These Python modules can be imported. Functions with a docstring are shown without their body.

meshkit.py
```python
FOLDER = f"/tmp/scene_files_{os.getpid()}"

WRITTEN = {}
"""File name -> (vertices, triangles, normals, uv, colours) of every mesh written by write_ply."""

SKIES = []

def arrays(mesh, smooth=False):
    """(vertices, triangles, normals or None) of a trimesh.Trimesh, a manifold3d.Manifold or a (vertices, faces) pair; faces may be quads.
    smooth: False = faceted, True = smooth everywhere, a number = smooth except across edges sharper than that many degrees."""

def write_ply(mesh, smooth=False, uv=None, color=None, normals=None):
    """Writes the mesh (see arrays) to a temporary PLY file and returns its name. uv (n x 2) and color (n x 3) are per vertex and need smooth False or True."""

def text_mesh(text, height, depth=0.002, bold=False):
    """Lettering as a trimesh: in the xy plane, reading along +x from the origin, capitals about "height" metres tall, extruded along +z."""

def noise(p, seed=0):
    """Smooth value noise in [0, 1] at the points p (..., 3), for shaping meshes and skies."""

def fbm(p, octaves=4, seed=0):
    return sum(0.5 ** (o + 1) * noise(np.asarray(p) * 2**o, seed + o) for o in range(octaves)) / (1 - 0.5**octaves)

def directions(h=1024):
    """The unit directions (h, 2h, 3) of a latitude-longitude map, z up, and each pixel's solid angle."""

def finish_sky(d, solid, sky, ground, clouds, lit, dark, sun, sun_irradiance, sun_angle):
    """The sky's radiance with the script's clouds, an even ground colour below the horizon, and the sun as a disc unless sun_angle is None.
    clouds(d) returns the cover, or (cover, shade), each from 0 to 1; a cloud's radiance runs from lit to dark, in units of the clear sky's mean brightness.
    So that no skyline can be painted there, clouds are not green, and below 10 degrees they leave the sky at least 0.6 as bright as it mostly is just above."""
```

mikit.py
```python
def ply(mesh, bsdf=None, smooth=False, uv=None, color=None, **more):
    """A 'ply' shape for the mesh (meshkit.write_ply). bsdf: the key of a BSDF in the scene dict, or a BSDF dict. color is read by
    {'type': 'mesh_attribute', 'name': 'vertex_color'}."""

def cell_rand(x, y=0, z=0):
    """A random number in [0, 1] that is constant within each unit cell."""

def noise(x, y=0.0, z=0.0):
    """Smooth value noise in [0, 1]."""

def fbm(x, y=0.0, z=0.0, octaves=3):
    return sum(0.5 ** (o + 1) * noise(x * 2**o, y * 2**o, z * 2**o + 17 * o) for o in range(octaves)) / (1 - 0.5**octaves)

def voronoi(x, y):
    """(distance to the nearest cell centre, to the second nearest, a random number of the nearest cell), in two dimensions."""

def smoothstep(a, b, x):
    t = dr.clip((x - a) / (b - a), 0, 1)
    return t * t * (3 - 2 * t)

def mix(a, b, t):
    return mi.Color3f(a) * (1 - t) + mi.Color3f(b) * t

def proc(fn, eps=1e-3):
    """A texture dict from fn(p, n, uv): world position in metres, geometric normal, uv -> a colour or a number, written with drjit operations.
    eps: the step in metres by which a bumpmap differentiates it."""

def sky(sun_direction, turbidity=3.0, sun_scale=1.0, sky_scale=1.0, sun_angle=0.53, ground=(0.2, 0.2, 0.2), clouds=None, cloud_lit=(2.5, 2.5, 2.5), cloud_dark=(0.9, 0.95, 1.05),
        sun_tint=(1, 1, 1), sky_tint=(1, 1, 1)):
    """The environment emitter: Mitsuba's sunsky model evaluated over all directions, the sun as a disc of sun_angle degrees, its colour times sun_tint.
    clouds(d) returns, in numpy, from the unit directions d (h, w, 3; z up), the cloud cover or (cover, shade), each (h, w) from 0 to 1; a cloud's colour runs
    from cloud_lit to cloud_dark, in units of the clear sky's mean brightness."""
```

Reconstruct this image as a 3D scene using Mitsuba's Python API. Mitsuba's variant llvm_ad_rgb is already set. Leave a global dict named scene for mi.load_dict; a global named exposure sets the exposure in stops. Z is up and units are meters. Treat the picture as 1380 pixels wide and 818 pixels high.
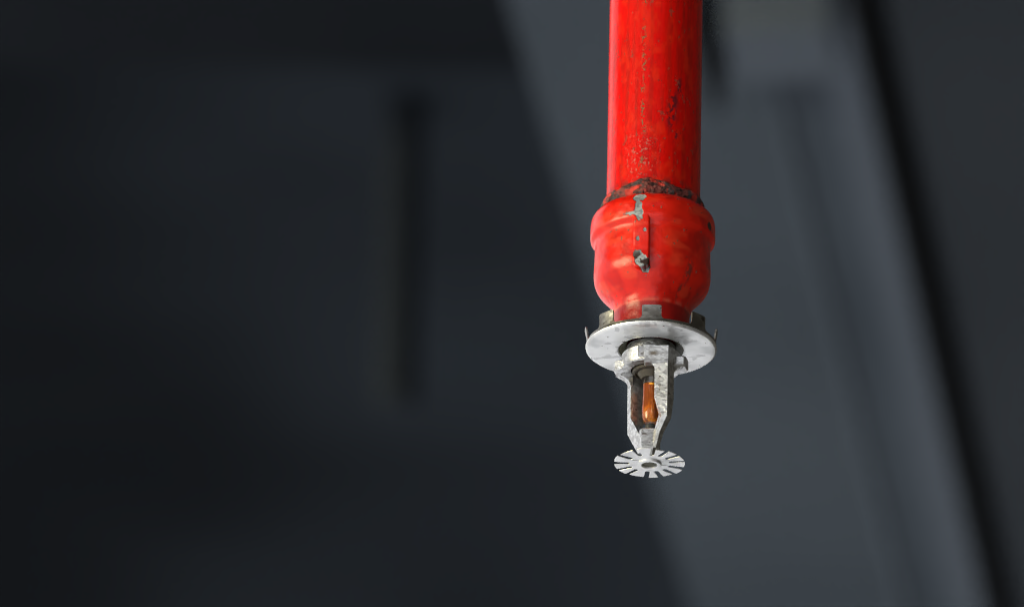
import math, random, sys
import numpy as np, trimesh, mitsuba as mi, drjit as dr, mikit, meshkit
import manifold3d as m3
from shapely.geometry import Polygon, box as sbox, Point
from shapely import affinity
from shapely.ops import unary_union

T = mi.ScalarTransform4f
scene, labels = {}, {}
random.seed(4)
rng = np.random.default_rng(4)

# ------------------------------------------------------------------ camera
PPM = 3800.0                      # photograph pixels per metre at the sprinkler
U = 1.0 / PPM                     # the sprinkler is measured in this unit (about a quarter of a millimetre)
DIST = 3.2
ELEV = math.radians(24.4)
SE, CE = math.sin(ELEV), math.cos(ELEV)
FPX = PPM * DIST
W0, H0 = 1380.0, 818.0
ROLL = math.radians(1.25)
f0 = np.array([0, CE, SE]); r0 = np.array([1.0, 0, 0]); u0 = np.array([0, -SE, CE])
EYE = -DIST * f0
fwd = FPX * f0 - 187.5 * r0 + 63.0 * u0
fwd /= np.linalg.norm(fwd)
rt = np.cross(fwd, [0, 0, 1.0]); rt /= np.linalg.norm(rt)
up = np.cross(rt, fwd)
rt, up = rt * math.cos(ROLL) + up * math.sin(ROLL), up * math.cos(ROLL) - rt * math.sin(ROLL)
fwd = FPX * f0 - 187.5 * rt + 63.0 * up
fwd /= np.linalg.norm(fwd)
rt = np.cross(fwd, up); rt /= np.linalg.norm(rt)
up = np.cross(rt, fwd)
scene['camera'] = {
    'type': 'thinlens', 'fov': math.degrees(2 * math.atan(W0 / 2 / FPX)), 'fov_axis': 'x',
    'aperture_radius': 0.0098, 'focus_distance': float(np.dot(np.array([0, -0.006, 0]) - EYE, fwd)),
    'near_clip': 0.05, 'far_clip': 400.0,
    'to_world': T().look_at(origin=EYE.tolist(), target=(EYE + fwd).tolist(), up=up.tolist())}

# ------------------------------------------------------------------ daylight (soft, coming in under the roof from the open left side)
exposure = 3.95
def overcast(d):
    return np.full(d.shape[:2], 0.9)
scene['sky'] = mikit.sky([-0.82, -0.50, 0.13], turbidity=3, sun_scale=0.36, sun_angle=34, ground=(0.68, 0.69, 0.71),
                         clouds=lambda d: 1.0, cloud_lit=(1.5, 1.5, 1.52), cloud_dark=(1.0, 1.0, 1.0), sun_tint=(0.62, 1.0, 2.15))

# ------------------------------------------------------------------ helpers
def T3(*c): return {'type': 'rgb', 'value': list(map(float, c))}
def add(key, mesh, bsdf, smooth=30, **kw):
    n, k = 1, key
    while k in scene:
        k = f'{key}_{n:03d}'; n += 1
    scene[k] = mikit.ply(mesh, bsdf, smooth=smooth)
    return k
def yc2z(yc):                     # picture row of a ring's centre -> height in units
    return (472.0 - yc) / CE
def lathe(profile, n=160, closed=True, a0=0.0, wob=None):
    """profile: (radius, height) from the bottom centre outwards and up"""
    p = np.array(profile, float)
    ang = np.arange(n) * 2 * np.pi / n + a0
    V = np.stack([p[:, 0][:, None] * np.sin(ang), -p[:, 0][:, None] * np.cos(ang), np.repeat(p[:, 1][:, None], n, 1)], -1)
    if wob is not None:
        V = wob(V, ang)
    k = len(p)
    F = []
    i = np.arange(n); j = (i + 1) % n
    for a in range(k - 1 if not closed else k):
        b = (a + 1) % k
        F.append(np.stack([a * n + i, a * n + j, b * n + j], 1)); F.append(np.stack([a * n + i, b * n + j, b * n + i], 1))
    m = trimesh.Trimesh(V.reshape(-1, 3), np.vstack(F), process=True)
    m.update_faces(m.nondegenerate_faces()); m.fix_normals()
    return m
def rnd(profile, it=2, keep_ends=True):
    """Chaikin corner cutting of a profile"""
    p = np.array(profile, float)
    for _ in range(it):
        q = [p[0]]
        for a, b in zip(p[:-1], p[1:]):
            q += [0.75 * a + 0.25 * b, 0.25 * a + 0.75 * b]
        q.append(p[-1]); p = np.array(q)
    return p
def tm(man):
    q = man.to_mesh()
    m = trimesh.Trimesh(np.array(q.vert_properties[:, :3]), np.array(q.tri_verts), process=True)
    return m
def S(mesh):                      # units -> metres
    m = mesh.copy(); m.apply_scale(U); return m
def hull(pts): return m3.Manifold.hull_points(np.asarray(pts, np.float64))
def prism(poly, z0, z1, ch=1.2):
    """a convex plan polygon between two heights with chamfered rims"""
    P = Polygon(poly); q = P.buffer(-ch, join_style=2)
    a, b = np.array(P.exterior.coords)[:-1], np.array(q.exterior.coords)[:-1]
    z0, z1 = min(z0, z1), max(z0, z1)
    return hull(np.vstack([np.c_[b, np.full(len(b), z0)], np.c_[a, np.full(len(a), z0 + ch)], np.c_[a, np.full(len(a), z1 - ch)], np.c_[b, np.full(len(b), z1)]]))
def unproject(x, y, h):
    """a picture point on the level plane h metres above the sprinkler: used once to survey the ceiling"""
    d = fwd * FPX + rt * (x - W0 / 2) - up * (y - H0 / 2)
    return EYE + d * (h - EYE[2]) / d[2]

# ------------------------------------------------------------------ materials
N, FB, SM, MIX = mikit.noise, mikit.fbm, mikit.smoothstep, mikit.mix
def cyl(p):
    """azimuth (0 facing the camera side, + to the right, radians), radius and height in units"""
    x, y, z = p.x * PPM, p.y * PPM, p.z * PPM
    return dr.atan2(x, -y), dr.sqrt(x * x + y * y), z
def blob(a, z, a0, z0, wa, wz):   # elliptic mark: 1 inside, 0 outside, in radians and units
    return dr.exp(-(dr.square((a - a0) / wa) + dr.square((z - z0) / wz)))
RED, REDDARK, STEEL, DIRT = (0.70, 0.0045, 0.002), (0.33, 0.006, 0.006), (0.20, 0.235, 0.26), (0.035, 0.018, 0.015)

def pipe_color(p, n, uv):
    a, r, z = cyl(p)
    s = a * 63
    streak = FB(s * 0.20, z * 0.012, 3.0, 3)
    mott = FB(s * 0.09, z * 0.05, 9.0, 3)
    c = MIX(RED, (0.52, 0.008, 0.004), SM(0.45, 0.75, streak))
    c = MIX(c, (0.74, 0.022, 0.006), SM(0.5, 0.8, mott) * 0.7)
    fine = FB(s * 0.55, z * 0.40, 1.0, 2)
    # column of small chips down the front-left, marks on the right
    line = blob(a, z * 0 + 0, -0.28 + 0.05 * N(z * 0.05, 2.0), 0, 0.045, 1.0)
    chips = SM(0.54, 0.62, fine) * line * SM(0.25, 0.6, N(z * 0.06, 8.0))
    low = blob(a, z, -0.32, 258, 0.30, 30) * SM(0.66, 0.72, FB(s * 0.42, z * 0.34, 5.0, 3))
    rub = (blob(a, z, 0.42, 345, 0.09, 12) + blob(a, z, 0.36, 322, 0.10, 18) + blob(a, z, 0.46, 296, 0.06, 9) + blob(a, z, 0.55, 368, 0.045, 14)) * SM(0.42, 0.58, FB(s * 0.26, z * 0.16, 7.0, 3))
    few = SM(0.79, 0.83, FB(s * 0.24, z * 0.15, 12.0, 2)) * 0.6
    c = MIX(c, (0.22, 0.12, 0.06), dr.clip(chips * 1.1, 0, 0.9))
    c = MIX(c, (0.42, 0.22, 0.18), dr.clip(low * 1.0, 0, 0.55))
    c = MIX(c, (0.09, 0.012, 0.02), dr.clip(rub * 1.2, 0, 0.85))
    c = MIX(c, (0.26, 0.06, 0.04), few)
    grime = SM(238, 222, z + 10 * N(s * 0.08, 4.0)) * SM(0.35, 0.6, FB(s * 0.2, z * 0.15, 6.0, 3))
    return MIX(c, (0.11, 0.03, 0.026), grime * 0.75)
def bare_mask(a, z):
    s = a * 80
    edge = FB(s * 0.30, z * 0.28, 8.0, 4)
    # bare grey metal: down the rib from the top of the collar, the foot of the rib
    bare = blob(a, z, -0.22, 190, 0.13, 6) * 1.25 + blob(a, z, -0.235, 176, 0.06, 12) * 1.2 + blob(a, z, -0.21, 163, 0.055, 10) * 1.3 + blob(a, z, -0.38, 166, 0.15, 4) * 0.95 + blob(a, z, -0.13, 140, 0.04, 4) + blob(a, z, -0.24, 128, 0.04, 5)
    foot = blob(a, z, -0.25, 104, 0.07, 9) * 1.2 + blob(a, z, -0.16, 94, 0.10, 10) * 1.35 + blob(a, z, -0.11, 88, 0.07, 6) * 1.1
    bare = bare + foot
    return SM(0.50, 0.56, bare * (0.30 + 1.1 * edge))
def coupling_color(p, n, uv):
    a, r, z = cyl(p)
    s = a * 80
    mott = FB(s * 0.05, z * 0.05, 2.0, 3)
    c = MIX((0.74, 0.014, 0.004), (0.58, 0.008, 0.003), SM(0.4, 0.7, mott))
    c = MIX(c, (0.76, 0.05, 0.018), SM(0.55, 0.75, FB(s * 0.03, z * 0.06, 5.0, 2)) * 0.7)
    edge = FB(s * 0.30, z * 0.28, 8.0, 4)
    m = bare_mask(a, z)
    gm = MIX(STEEL, (0.36, 0.39, 0.41), SM(0.45, 0.65, FB(s * 0.2, z * 0.25, 3.0, 2)))
    gm = MIX(gm, DIRT, SM(0.52, 0.6, FB(s * 0.16, z * 0.13, 14.0, 2)) * SM(120, 100, z))
    c = MIX(c, gm, m)
    spots = SM(0.84, 0.87, FB(s * 0.20, z * 0.20, 21.0, 2))
    c = MIX(c, (0.14, 0.11, 0.09), spots * 0.85)
    run = (blob(a, z, 0.72, 92, 0.05, 15) + blob(a, z, 0.66, 74, 0.03, 24) * 0.7) * SM(0.35, 0.55, edge)
    c = MIX(c, (0.14, 0.03, 0.022), dr.clip(run, 0, 0.8))
    chip = SM(0.45, 0.55, (blob(a, z, 1.12, 168, 0.09, 7)) * (0.5 + edge))
    c = MIX(c, DIRT, chip)
    crease = blob(a * 0, z, 0, 52, 1, 3.0) * SM(0.3, 0.6, FB(s * 0.12, 2.0, 3.0, 2))
    c = MIX(c, (0.62, 0.16, 0.11), crease * 0.45)
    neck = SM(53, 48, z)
    c = MIX(c, (0.27, 0.007, 0.007), neck * 0.85)  # duller neck paint, darkened further for the shade at the escutcheon
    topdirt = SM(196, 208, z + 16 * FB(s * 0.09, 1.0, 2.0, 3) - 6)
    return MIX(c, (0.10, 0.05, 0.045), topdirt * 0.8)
def sealant_color(p, n, uv):
    a, r, z = cyl(p)
    s = a * 66
    f = FB(s * 0.16, z * 0.28, 3.0, 3); g = FB(s * 0.1, z * 0.14, 11.0, 3)
    c = MIX((0.050, 0.022, 0.021), (0.21, 0.055, 0.048), SM(0.34, 0.58, f))
    c = MIX(c, (0.62, 0.045, 0.030), SM(0.56, 0.64, g) * 0.8)
    c = MIX(c, (0.70, 0.05, 0.03), SM(0.46, 0.53, FB(s * 0.22, z * 0.3, 5.0, 2)) * blob(a, z, -0.33, 206, 0.17, 9))
    return MIX(c, (0.05, 0.055, 0.06), SM(0.6, 0.66, FB(s * 0.12, z * 0.1, 17.0, 2)) * 0.8)
def peel(p, n, uv):
    a, r, z = cyl(p)
    return (FB(p.x * 900, p.y * 900, p.z * 300, 3) * 0.5 + FB(p.x * 2600, p.y * 2600, p.z * 2600, 2) * 0.16)
def lumps(p, n, uv):
    return FB(p.x * 420, p.y * 420, p.z * 420, 4)
def soft_lumps(p, n, uv):
    a, r, z = cyl(p)
    return FB(p.x * 130, p.y * 130, p.z * 130, 3) + 0.05 * FB(p.x * 1500, p.y * 1500, p.z * 1500, 2) - 0.45 * bare_mask(a, z)
def grit(p, n, uv):
    return FB(p.x * 1500, p.y * 1500, p.z * 1500, 3)

def bumped(name, inner, fn, scale, eps):
    scene[name] = {'type': 'twosided', 'bsdf': {'type': 'bumpmap', 'tex': mikit.proc(fn, eps), 'scale': scale, 'bsdf': inner}}
def paint(fn, rough=0.26, spec=0.38):
    return {'type': 'principled', 'base_color': mikit.proc(fn), 'roughness': rough, 'specular': spec}
bumped('paint_pipe', paint(pipe_color, 0.23, 0.22), peel, 0.00012, 1e-4)
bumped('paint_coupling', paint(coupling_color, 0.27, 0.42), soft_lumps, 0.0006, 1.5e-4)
bumped('sealant', {'type': 'principled', 'base_color': mikit.proc(sealant_color), 'roughness': 0.6, 'specular': 0.4}, grit, 0.0009, 1e-4)

def plate_color(p, n, uv):        # escutcheon and deflector: bright plated steel with smudges
    f = FB(p.x * 130, p.y * 130, p.z * 130, 3)
    c = MIX((0.90, 0.91, 0.92), (0.66, 0.675, 0.69), SM(0.45, 0.72, f))
    c = MIX(c, (0.30, 0.30, 0.31), SM(0.62, 0.74, FB(p.x * 330 + 5, p.y * 330, p.z * 330, 3)) * 0.45)
    return MIX(c, (0.09, 0.08, 0.07), SM(0.79, 0.82, FB(p.x * 520 + 9, p.y * 520, p.z * 520, 2)) * 0.9)
def plate_rough(p, n, uv):
    return 0.30 + 0.16 * FB(p.x * 160, p.y * 160, p.z * 160, 3)
def skirt_color(p, n, uv):
    f = FB(p.x * 260, p.y * 260, p.z * 260, 3)
    c = MIX((0.30, 0.295, 0.285), (0.20, 0.19, 0.175), SM(0.4, 0.65, f))
    return MIX(c, (0.06, 0.05, 0.045), SM(0.66, 0.70, FB(p.x * 500, p.y * 500, p.z * 500, 2)) * 0.8)
def cast_color(p, n, uv):
    f = FB(p.x * 700, p.y * 700, p.z * 700, 3)
    c = MIX((0.70, 0.71, 0.72), (0.44, 0.44, 0.445), SM(0.38, 0.66, f))
    c = MIX(c, (0.16, 0.13, 0.11), SM(0.70, 0.76, FB(p.x * 620, p.y * 620, p.z * 620, 3)) * 0.7)
    rust = dr.exp(-(dr.square(p.x * PPM - 3) / 30 + dr.square(p.y * PPM + 37) / 60 + dr.square(p.z * PPM + 22) / 10)) * SM(0.35, 0.55, f)
    return MIX(c, (0.14, 0.10, 0.05), rust)
bumped('plated', {'type': 'principled', 'base_color': mikit.proc(plate_color), 'metallic': 0.85, 'roughness': mikit.proc(plate_rough), 'specular': 0.5}, lumps, 0.0002, 1e-4)
bumped('skirt_metal', {'type': 'principled', 'base_color': mikit.proc(skirt_color), 'metallic': 0.9, 'roughness': 0.33, 'specular': 0.5}, lumps, 0.0002, 1e-4)
bumped('cast_metal', {'type': 'principled', 'base_color': mikit.proc(cast_color), 'metallic': 0.92, 'roughness': 0.31, 'specular': 0.5}, grit, 0.00015, 6e-5)
scene['seat_metal'] = {'type': 'twosided', 'bsdf': {'type': 'principled', 'base_color': T3(0.075, 0.065, 0.050), 'metallic': 0.5, 'roughness': 0.38}}
scene['recess_dark'] = {'type': 'twosided', 'bsdf': {'type': 'principled', 'base_color': T3(0.05, 0.05, 0.03), 'roughness': 0.5}}  # dark colour standing for shade in the hub hole and ring gap
scene['gasket'] = {'type': 'twosided', 'bsdf': {'type': 'principled', 'base_color': T3(0.03, 0.03, 0.03), 'roughness': 0.5}}
scene['glass'] = {'type': 'dielectric', 'int_ior': 1.5, 'ext_ior': 1.0}
def liquid_color(p, n, uv):
    return MIX((0.36, 0.085, 0.008), (0.64, 0.20, 0.010), SM(0.4, 0.7, FB(p.x * 500, p.y * 500, p.z * 160, 3)))
scene['liquid'] = {'type': 'principled', 'base_color': mikit.proc(liquid_color), 'roughness': 0.25, 'specular': 0.5, 'spec_trans': 0.35, 'eta': 1.34} if False else {'type': 'twosided', 'bsdf': {'type': 'principled', 'base_color': mikit.proc(liquid_color), 'roughness': 0.45, 'specular': 0.2}}
scene['bubble_air'] = {'type': 'twosided', 'bsdf': {'type': 'principled', 'base_color': T3(0.95, 0.42, 0.02), 'roughness': 0.15, 'specular': 0.7}}

# ------------------------------------------------------------------ the ceiling, surveyed on level planes
def concrete(c0, c1, k, o=(0, 0, 0), lo=0.3, hi=0.7):
    def fn(p, n, uv):
        f = FB(p.x * k + o[0], p.y * k + o[1], p.z * k + o[2], 4)
        return MIX(c0, c1, SM(lo, hi, f))
    return fn
def matte(name, c0, c1, k=1.6, rough=0.75, spec=0.08, **kw):
    scene[name] = {'type': 'twosided', 'bsdf': {'type': 'principled', 'base_color': mikit.proc(concrete(c0, c1, k, **kw)), 'roughness': rough, 'specular': spec}}
matte('ceiling_falloff', (0.0105, 0.0122, 0.0150), (0.0300, 0.0365, 0.0455), 0.7, o=(24.66, 17.19, 0.6), lo=0.34, hi=0.74, spec=0.0)   # mottling placed so its dark side paints in the light falloff
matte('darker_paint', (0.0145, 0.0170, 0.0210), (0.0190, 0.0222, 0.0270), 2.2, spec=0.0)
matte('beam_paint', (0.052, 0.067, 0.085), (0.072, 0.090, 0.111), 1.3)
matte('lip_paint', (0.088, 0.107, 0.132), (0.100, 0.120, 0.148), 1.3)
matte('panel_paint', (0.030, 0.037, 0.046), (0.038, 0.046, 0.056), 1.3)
matte('conduit_paint', (0.085, 0.107, 0.134), (0.092, 0.116, 0.145))
matte('box_shadow_tone', (0.046, 0.058, 0.075), (0.054, 0.068, 0.087))  # beam tone darkened for the shadow behind the box
matte('clip_paint', (0.004, 0.005, 0.007), (0.006, 0.007, 0.009))
matte('pipe_paint', (0.0275, 0.033, 0.041), (0.0305, 0.0365, 0.045), spec=0.0)
matte('gap_shade_tone', (0.06, 0.064, 0.07), (0.07, 0.075, 0.082))
matte('blocker_paint', (0.03, 0.028, 0.026), (0.04, 0.038, 0.035))
H = 2.68                           # underside of the beam above the sprinkler
A, B = unproject(690, 0, H)[:2], unproject(925, 818, H)[:2]
C, D = unproject(1138, 0, H)[:2], unproject(1336, 818, H)[:2]
d1 = (B - A) / np.linalg.norm(B - A); d2 = (D - C) / np.linalg.norm(D - C)
dd = (d1 + d2) / np.linalg.norm(d1 + d2)            # the beam runs this way
nn = np.array([dd[1], -dd[0]])                        # to its right
mL, mR = (A + B) / 2, (C + D) / 2
oL, oR = float(mL @ nn), float(mR @ nn)
oB = oR + 0.032
def slab(o0, o1, s0, s1, z0, z1):
    """box aligned with the beam: offsets to the right, along it, heights"""
    P = lambda o, s, z: [*(nn * o + dd * s), z]
    v = [P(o, s, z) for z in (z0, z1) for o, s in ((o0, s0), (o1, s0), (o1, s1), (o0, s1))]
    m = trimesh.convex.convex_hull(np.array(v)); return m
S0, S1 = -7.0, 16.0
roof = trimesh.util.concatenate([slab(-2.8, 9, S0, S1, H + 0.75, H + 0.95), slab(-9, -2.801, S0, 1.5, H + 0.75, H + 0.95)])   # open at the back left
add('ceiling', roof, 'ceiling_falloff', False)
labels['ceiling'] = {'kind': 'structure', 'label': 'dark ceiling with light falloff put into its colour, out of focus behind the sprinkler'}
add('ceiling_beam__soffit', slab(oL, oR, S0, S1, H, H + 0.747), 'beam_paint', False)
add('ceiling_beam__edge_lip', slab(oR - 0.036, oR - 0.001, S0, S1, H - 0.022, H - 0.001), 'lip_paint', False)
labels['ceiling_beam'] = {'label': 'wide grey ceiling beam running diagonally behind the red pipe', 'category': 'beam'}
labels['ceiling_beam__edge_lip'] = {'label': 'lighter lip along the right edge of the beam'}
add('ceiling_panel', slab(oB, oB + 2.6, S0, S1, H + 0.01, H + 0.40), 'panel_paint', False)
labels['ceiling_panel'] = {'label': 'dark grey ceiling panel right of the black gap', 'category': 'panel'}
add('gap_shade_strip', slab(oR + 0.001, oR + 0.006, S0, S1, H + 0.004, H + 0.7), 'gap_shade_tone', False)  # strip added to set the shade tone inside the gap
add('blocker_wall', trimesh.creation.box(extents=(0.2, 16, 9.0), transform=trimesh.transformations.translation_matrix((1.6, 2.0, H - 4.9))), 'blocker_paint', False)  # unseen, added to block light and darken the right side
labels['blocker_wall'] = {'kind': 'structure', 'label': 'dark light blocker added out of view on the right'}
labels['gap_shade_strip'] = {'label': 'added strip carrying the shade tone of the gap beside the grey beam', 'category': 'strip'}

def at(x, y, h):
    q = unproject(x, y, h)[:2]; return float(q @ nn), float(q @ dd)
# fittings on the beam and the ceiling, far out of focus
o0, s1_ = at(992, 112, H - 0.09); o1, _ = at(1132, 112, H - 0.09); _, s0_ = at(1050, 42, H - 0.09)
add('junction_box__body', slab(o0, o1, s0_, s1_, H - 0.09, H - 0.001), 'lip_paint', False)
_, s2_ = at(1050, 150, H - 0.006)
add('junction_box__shadow_strip', slab(o0, o1 + 0.01, s1_ + 0.001, s2_, H - 0.006, H - 0.001), 'box_shadow_tone', False)  # thin darker sheet painting the shadow band behind the box
labels['junction_box'] = {'label': 'grey box under the beam right of the red pipe', 'category': 'box'}
oc, sc_ = at(1048, 140, H - 0.012)
cyl_ = trimesh.creation.cylinder(0.005, 7.0, sections=24)
cyl_.apply_transform(trimesh.geometry.align_vectors([0, 0, 1], [dd[0], dd[1], 0]))
cyl_.apply_translation([*(nn * oc + dd * (sc_ + 3.4)), H - 0.006])
add('conduit', cyl_, 'conduit_paint', 30)
labels['conduit'] = {'label': 'thin grey conduit running along the beam from the box', 'category': 'conduit'}
oa, sa = at(930, 36, H - 0.05); ob, sb = at(976, 150, H - 0.05)
add('cable_clip', slab(min(oa, ob) , max(ob, oa), sa, sb, H - 0.05, H - 0.001), 'clip_paint', False)
labels['cable_clip'] = {'label': 'short black clip on the beam half hidden behind the red pipe', 'category': 'clip'}
q = unproject(545, 140, H + 0.75)
cyl_ = trimesh.creation.cylinder(0.026, 0.40, sections=32); cyl_.apply_translation([q[0], q[1], H + 0.748 - 0.20])
add('capped_pipe', cyl_, 'pipe_paint', 30)
labels['capped_pipe'] = {'label': 'dark blurred pipe hanging from the ceiling left of the red pipe', 'category': 'pipe'}
q = unproject(400, 92, H + 0.68)
add('cross_beam', trimesh.creation.box(bounds=[[q[0] - 3, q[1] - 1.2, H + 0.68], [q[0] + 0.45, q[1], H + 0.749]]), 'darker_paint', False)
labels['cross_beam'] = {'label': 'shallow dark beam across the ceiling at the top left', 'category': 'beam'}

# ------------------------------------------------------------------ the sprinkler
K = 'fire_sprinkler__'
# drop pipe
zp0 = yc2z(276)
add(K + 'drop_pipe', S(lathe([(56, zp0 - 10), (63.6, zp0 - 10), (63.6, 330), (63.6, 460), (63.6, 600), (63.6, (H + 0.745) * PPM), (56, (H + 0.745) * PPM)], 128)), 'paint_pipe')
# coupling
prof = [(64, 287.5), (73, 290), (79.5, 294), (83.4, 300), (84.6, 307), (84.8, 314), (84.9, 323), (84.0, 326.5), (79.4, 329.5), (78.4, 333), (78.4, 338), (78.6, 352), (79.2, 370), (78.8, 380), (76.6, 388.5), (71.5, 396.5), (64.5, 403.5), (58, 410), (53.8, 416.5), (52.4, 423), (51, 426), (51, 470)]
prof = rnd([(r, yc2z(y)) for r, y in prof], 1)
inner = [(44, yc2z(470)), (44, yc2z(287.5))]
def cast_wob(V, ang):
    q = V * 0.022
    return V * np.concatenate([np.repeat((1 + 0.016 * (meshkit.fbm(q, 3, 3) - 0.5))[..., None], 2, -1), np.ones(V.shape[:2] + (1,))], -1)
cp = lathe(list(map(tuple, prof)) + inner, 220, wob=cast_wob)
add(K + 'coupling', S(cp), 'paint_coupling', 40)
def sector(r0_, r1_, a0, a1, z0, z1, bev=2.2, na=14, foot=8):
    """raised rib: curved bar with bevelled edges and a rounded foot"""
    def ring(da, dz, r):
        q = []
        aa0, aa1, zz0, zz1 = a0 + da, a1 - da, z0 + dz, z1
        for t in np.linspace(0, 1, na): q.append((aa0 + (aa1 - aa0) * t, zz1))
        for t in np.linspace(0, 1, na):
            w = 1 - (2 * t - 1) ** 2
            q.append((aa1 + (aa0 - aa1) * t, zz0 + foot * (1 - w ** 0.5) * 0.6))
        return np.array([(r * math.sin(a), -r * math.cos(a), z) for a, z in q])
    b = bev / 80
    loops = [ring(0, 0, r0_), ring(0, 0, r1_ - bev), ring(b * .35, bev * .35, r1_ - bev * .3), ring(b, bev, r1_)]
    n = len(loops[0]); V = np.vstack(loops); F = []
    for k in range(len(loops) - 1):
        for i in range(n):
            j = (i + 1) % n
            F += [[k * n + i, k * n + j, (k + 1) * n + j], [k * n + i, (k + 1) * n + j, (k + 1) * n + i]]
    for k in (0, len(loops) - 1):
        for i in range(na - 1):
            a, b2, c, d_ = k * n + i, k * n + i + 1, k * n + 2 * na - 2 - i, k * n + 2 * na - 1 - i
            F += [[a, b2, c], [a, c, d_]]
    m = trimesh.Trimesh(V, F, process=False); m.fix_normals(); return m
add(K + 'coupling__rib', S(sector(60, 84.8, -0.33, -0.05, yc2z(394), yc2z(322))), 'paint_coupling', 40)
labels[K + 'coupling__rib'] = {'label': 'raised rib with paint chipped to bare grey metal'}
# lumpy seam of old sealant and paint where the pipe enters
def seal_wob(V, ang):
    V = V.copy(); c = np.array([64.0, yc2z(281)])
    r = np.hypot(V[..., 0], V[..., 1]); z = V[..., 2]
    q = np.stack([np.cos(ang)[None] * 4.5 + 0 * r, np.sin(ang)[None] * 4.5 + 0 * r, z * 0.05], -1)
    g = 0.55 + 0.9 * meshkit.fbm(q, 4, 5)
    fr = np.exp(-((((ang + np.pi) % (2 * np.pi) - np.pi) + 0.2) / 0.42) ** 2)[None]
    g = g * (1 + 0.75 * fr)
    g2 = g + 0.35 * (meshkit.fbm(q * np.array([4, 4, 6.0]), 3, 9) - 0.5)
    rr = c[0] + (r - c[0]) * g2; zz = c[1] + (z - c[1]) * g
    return np.stack([V[..., 0] / r * rr, V[..., 1] / r * rr, zz], -1)
tor = [(64.0 + 6.5 * math.cos(t), yc2z(281) + 8.0 * math.sin(t)) for t in np.linspace(-math.pi / 2, math.pi / 2, 13)] + [(60, yc2z(271)), (60, yc2z(291))]
add(K + 'sealant_ring', S(lathe(tor, 260, wob=seal_wob)), 'sealant', 35)
labels[K + 'sealant_ring'] = {'label': 'dirty lumpy sealant ring between pipe and coupling'}

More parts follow.
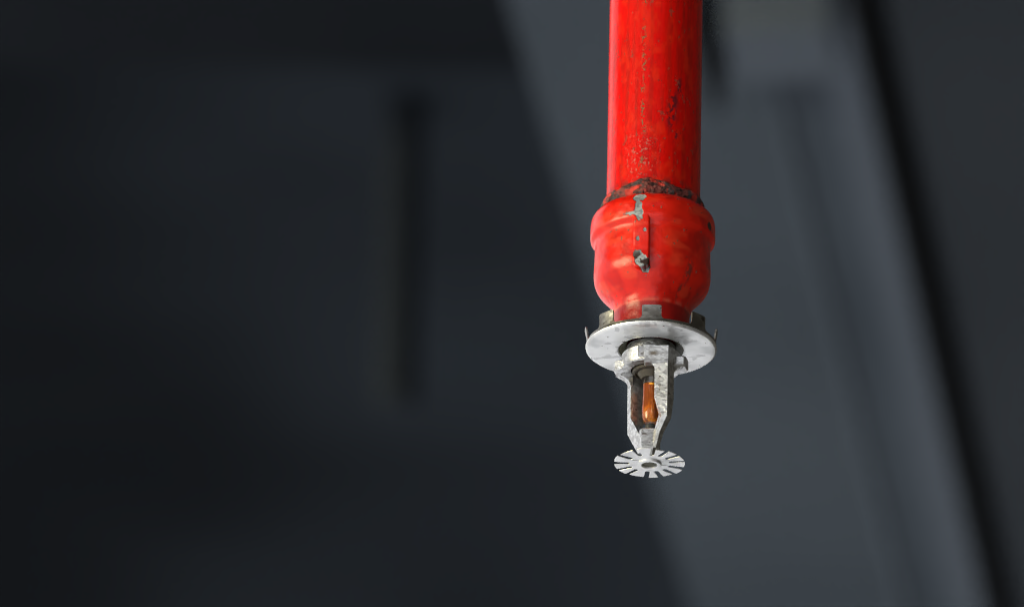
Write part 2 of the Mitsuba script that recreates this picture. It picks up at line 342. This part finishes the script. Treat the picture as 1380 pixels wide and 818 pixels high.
# escutcheon: flat ring below, low skirt, eight upright tabs
zd = yc2z(473)
ring = [(44, zd + 1.2), (45.5, zd), (60, zd - 0.6), (80, zd - 0.2), (86, zd + 0.8), (88.2, zd + 2.6), (88.6, zd + 4.6), (86.6, zd + 5.2), (84, zd + 4.2), (60, zd + 3.0), (44, zd + 3.4)]
add(K + 'escutcheon', S(lathe(ring, 200)), 'plated', 25)
add(K + 'escutcheon__shade_cup', S(lathe([(45.2, zd + 1.0), (46.4, zd + 1.0), (46.0, zd + 7), (34, zd + 9), (33.2, zd + 8)], 96)), 'recess_dark', 30)  # dish added in the ring gap, shade put into its dark colour
zs = zd + 4.8
skirt = [(85.0, zs), (87.4, zs), (86.9, yc2z(464.5)), (84.6, yc2z(464.5))]
add(K + 'escutcheon__skirt', S(lathe(skirt, 160)), 'skirt_metal', 25)
zk = yc2z(464.5)
def tab(phi, w, h, lean):
    P = unary_union([sbox(-w / 2, -2, w / 2, h), sbox(-w, -4, w, 0)])
    P = P.buffer(5, quad_segs=4).buffer(-5, quad_segs=4)
    P = P.buffer(-2.0, quad_segs=3).buffer(2.0, quad_segs=3).intersection(sbox(-w * .96, 0.05, w * .96, h + 1))
    m = trimesh.creation.extrude_polygon(P, 2.1)
    v, f = trimesh.remesh.subdivide_to_size(m.vertices, m.faces, 5.0)
    a = phi + v[:, 0] / 86; r = 84.8 + v[:, 2] + lean * (v[:, 1] / h) ** 1.5
    m = trimesh.Trimesh(np.c_[r * np.sin(a), -r * np.cos(a), zk + v[:, 1]], f, process=True); m.fix_normals(); return m
leans = [0.5, 0.3, 2.5, 0.5, 0.5, 0.5, 3.0, 0.4]
for k in range(8):
    add(K + 'escutcheon__tab', S(tab(0.0 + k * math.pi / 4 + (0.04 if k in (1,) else 0), 26.0, 19.5, leans[k])), 'skirt_metal', 25)

# frame casting: boss under the escutcheon, two arms, knuckle
def ell(cx, cy, r, n=40, r2=None, a=0):
    t = np.arange(n) * 2 * np.pi / n
    return np.c_[cx + r * np.cos(t), cy + (r2 or r) * np.sin(t)]
def rot2(P, deg):
    c, s = math.cos(math.radians(deg)), math.sin(math.radians(deg)); return np.asarray(P) @ np.array([[c, s], [-s, c]])
zb0, zb1 = yc2z(500), yc2z(479)
boss = prism(ell(0, 0, 39.5, 64), zb0, zb1, 1.6)
lug = np.array([(24, -13), (47, -11.5), (50, -7), (50, 7), (47, 11.5), (24, 13)])
for s in (0, 180):
    boss = boss + prism(rot2(lug, -12 + s), zb0 - 0.4, zb0 + 15, 1.8)
boss = boss + prism(ell(0, 0, 33, 48), zb1 - 2, yc2z(468), 1.0)
# upper blocks of the arms, flush with the boss
blk = np.array([(-9, -39), (23, -41), (32, -28), (20, -14), (-9, -22)])
for s in (1, -1):
    boss = boss + prism(blk * s, yc2z(503.5), yc2z(480.5), 1.4)
# slot between the left shoulder and the arm's block
for s in (1, -1):
    boss = boss - prism(np.array([(-19, -46), (-10, -46), (-9.6, -31), (-17, -31)]) * s, zb0 + 4, zb1 + 6, 0.2)
# the boss flares into each arm
for s in (1, -1):
    for k in range(6):
        z0, z1 = zb0 - 2.6 * k + 1, zb0 - 2.6 * (k + 1)
        w0, w1 = 17 * (1 - k / 6) ** 2.2, 17 * (1 - (k + 1) / 6) ** 2.2
        q = lambda w: np.array([(-22, 13), (-27.5 - w, 11), (-30.5 - w, 22), (-26, 27)]) * s
        boss = boss + hull(np.vstack([np.c_[q(w0), np.full(4, z0)], np.c_[q(w1), np.full(4, z1)]]))
# bore
boss = boss - m3.Manifold.cylinder(30, 27, 27, 64).translate((0, 0, zb0 - 22 + 0.0)) 
boss = boss.trim_by_plane((0, 0, -1), -(yc2z(467))) if False else boss
add(K + 'frame', S(tm(boss)), 'cast_metal', 25)
ARM = np.array([(5, -35), (22.5, -39), (31, -27), (26.5, -14), (16, -19), (8, -26)])
zt, zbend, zkn = yc2z(498), yc2z(550), yc2z(609)
def arm_mesh(s):
    top = hull(np.vstack([np.c_[ARM * s, np.full(6, zt)], np.c_[ARM * s, np.full(6, zbend)]]))
    # fillet that widens the arm into the boss on the window side
    fil = None
    for k in range(5):
        z0, z1 = yc2z(500.0 + k * 2.2), yc2z(500.0 + (k + 1) * 2.2)
        w0, w1 = 11 * (1 - k / 5) ** 2, 11 * (1 - (k + 1) / 5) ** 2
        q = lambda w: (np.array([(5 - w, -35 + w * .12), (14, -37), (14, -22), (8 - w, -26 + w * .1)])) * s
        h_ = hull(np.vstack([np.c_[q(w0), np.full(4, z0)], np.c_[q(w1), np.full(4, z1)]]))
        fil = h_ if fil is None else fil + h_
    o = 1.0 if s > 0 else 1.32
    s1 = np.array([(15, -37), (22.5, -38.5), (28, -28), (24, -16), (17, -19), (13, -24)]) * [1 if s > 0 else 1.08, 1]
    s2 = np.array([(8, -22), (13, -24), (18, -18), (15, -8), (8, -6), (4, -12)]) * [o, 1]
    s3 = np.array([(3, -12), (8, -13), (12, -9), (9, -3), (3, -2), (0, -6)]) * [o, 1]
    low = None
    for (qa, ya), (qb, yb) in (((ARM, 549), (s1, 574)), ((s1, 574), (s2, 590)), ((s2, 590), (s3, 607))):
        h_ = hull(np.vstack([np.c_[qa * s, np.full(6, yc2z(ya))], np.c_[qb * s, np.full(6, yc2z(yb))]]))
        low = h_ if low is None else low + h_
    web = hull([(14 * s, -31 * s, yc2z(562)), (13 * s, -24 * s, yc2z(562)), (17 * s, -24 * s, yc2z(574)), (17 * s, -34 * s, yc2z(576)), (10 * s, -10 * s, yc2z(581)), (13 * s, -2 * s, yc2z(581)), (4 * s, -13 * s, yc2z(590)), (4 * s, -12 * s, yc2z(604)), (9 * s, -6 * s, yc2z(604))])
    low = low + web
    if s < 0:                     # broad lower face of the far arm
        low = low + hull([(x, y, yc2z(c)) for x, y, c in ((-30.5, 25, 555), (-27, 14.5, 556), (-17, 18, 566), (-25, 17, 584), (-14, -6.5, 588), (-13, -6.5, 607), (-10, 9, 607), (-12, 9, 580))])
    m = top + low + fil
    # clear the bulb and its seat
    m = m - m3.Manifold.cylinder(yc2z(495) - yc2z(573), 13.5, 14.5, 48).translate((0, 0, yc2z(573)))
    return m
add(K + 'frame__arm', S(tm(arm_mesh(1))), 'cast_metal', 22)
add(K + 'frame__arm', S(tm(arm_mesh(-1))), 'cast_metal', 22)
KN = np.array([(-14, -7), (-11.5, -13), (5, -14), (13, -8), (14, 7), (11.5, 13), (-5, 14), (-13, 8)])
kn = prism(KN, yc2z(606), yc2z(581), 1.5) + hull(np.vstack([np.c_[KN * 0.95, np.full(8, yc2z(605))], np.c_[KN * 0.62, np.full(8, yc2z(615))]]))
add(K + 'frame__knuckle', S(tm(kn)), 'cast_metal', 25)

# seat cap above the bulb
cap = [(0, yc2z(497)), (0, yc2z(511)), (12.5, yc2z(511)), (13.5, yc2z(510)), (17.6, yc2z(504.6)), (18.4, yc2z(502.4)), (20.4, yc2z(502.2)), (21.2, yc2z(504.0)), (24.0, yc2z(503.4)), (24.8, yc2z(502)), (24.8, yc2z(498)), (23.0, yc2z(497))]
add(K + 'valve_cap', S(lathe(cap, 80)), 'seat_metal', 25)
# glass bulb: thick glass with the orange liquid inside and a small air bubble
gp = rnd([(0, yc2z(574.5)), (5.5, yc2z(574.5)), (7.4, yc2z(570)), (9.4, yc2z(567)), (11.3, yc2z(560)), (11.3, yc2z(551)), (10.6, yc2z(541)), (10.3, yc2z(530)), (10.3, yc2z(516)), (9.8, yc2z(509)), (0, yc2z(509))], 2)
add(K + 'glass_bulb', S(lathe(list(map(tuple, gp)), 64)), 'glass', True)
lp = rnd([(0, yc2z(568)), (4.5, yc2z(568)), (8.6, yc2z(564.5)), (10.4, yc2z(558)), (10.4, yc2z(551)), (9.7, yc2z(541)), (9.4, yc2z(530)), (9.4, yc2z(519)), (8.8, yc2z(518)), (0, yc2z(518))], 2)
add(K + 'glass_bulb__liquid', S(lathe(list(map(tuple, lp)), 64)), 'liquid', True)
labels[K + 'glass_bulb__liquid'] = {'label': 'orange liquid in the glass bulb'}
bb = trimesh.creation.icosphere(3, 1.0); bb.apply_transform(np.diag([4.2, 3, 1.6, 1.0])); bb.apply_translation((1.0, -8.2, yc2z(520.5)))
add(K + 'glass_bulb__bubble', S(bb), 'bubble_air', True)
st = [(0, yc2z(578.5)), (6.6, yc2z(578.5)), (6.8, yc2z(574)), (6.0, yc2z(572)), (0, yc2z(572))]
add(K + 'bulb_seat', S(lathe(st, 48)), 'gasket', 25)

# deflector: plate with a raised hub and thirteen tines between its slots
zf = yc2z(623.5); TH = 1.0
ANG = [95, 71, 45, 18, -10, -36, -61, -84, -115, -149, 179, 152, 128]
disc = Point(0, 0).buffer(47.5, quad_segs=48)
def slot(deg, w=6.2, ri=29.5):
    b = unary_union([sbox(ri, -w / 2, 60, w / 2), Point(ri, 0).buffer(w / 2, quad_segs=6), Polygon([(40, -w / 2), (60, -w / 2 - 0.8), (60, w / 2 + 0.8), (40, w / 2)])])
    return affinity.rotate(b, deg, origin=(0, 0))
cut = disc.difference(unary_union([slot(a, 6.6 if 60 < a < 130 else 6.5) for a in ANG]))
core = Point(0, 0).buffer(29.5, quad_segs=32)
plate = cut.intersection(core).difference(unary_union([Point(0, 0).buffer(10.0, quad_segs=16), affinity.rotate(sbox(-23, -11.2, -13, -8.8), 6), affinity.rotate(sbox(16, 3.4, 23, 5.6), 8)]))
def slab_of(P, z, th): 
    m = trimesh.creation.extrude_polygon(P, th); m.apply_translation((0, 0, z)); return m
add(K + 'deflector', S(slab_of(plate, zf, TH)), 'plated', 25)
tines = [g for g in getattr(cut.difference(core), 'geoms', [cut.difference(core)]) if g.area > 20]
tines.sort(key=lambda g: math.atan2(g.centroid.y, g.centroid.x))
for g in tines:
    m = slab_of(g, zf, TH)
    v, f = trimesh.remesh.subdivide_to_size(m.vertices, m.faces, 5.0)
    r = np.hypot(v[:, 0], v[:, 1]); bend = rng.uniform(-1.2, 1.0)
    v = v.copy(); v[:, 2] += bend * np.clip((r - 29.5) / 18, 0, 1) ** 2
    add(K + 'deflector__tine', S(trimesh.Trimesh(v, f)), 'plated', 25)
hub = [(10.1, zf + 1), (10.4, zf - 2.4), (11.2, zf - 2.9), (15.0, zf - 2.8), (16.0, zf - 2.0), (16.4, zf + 1)]
add(K + 'deflector__hub', S(lathe(hub, 64)), 'plated', 25)
# end of the screw in the hub's hole, coloured dark for the shade inside
add(K + 'frame__screw', S(lathe([(0, zf - 0.4), (10.0, zf - 0.4), (10.0, zf + 3), (8.4, zf + 4), (8.4, yc2z(612)), (0, yc2z(612))], 40)), 'recess_dark', 25)

labels['fire_sprinkler'] = {'label': 'red fire sprinkler pipe with metal head, orange bulb and slotted deflector hanging from the ceiling', 'category': 'fire sprinkler'}
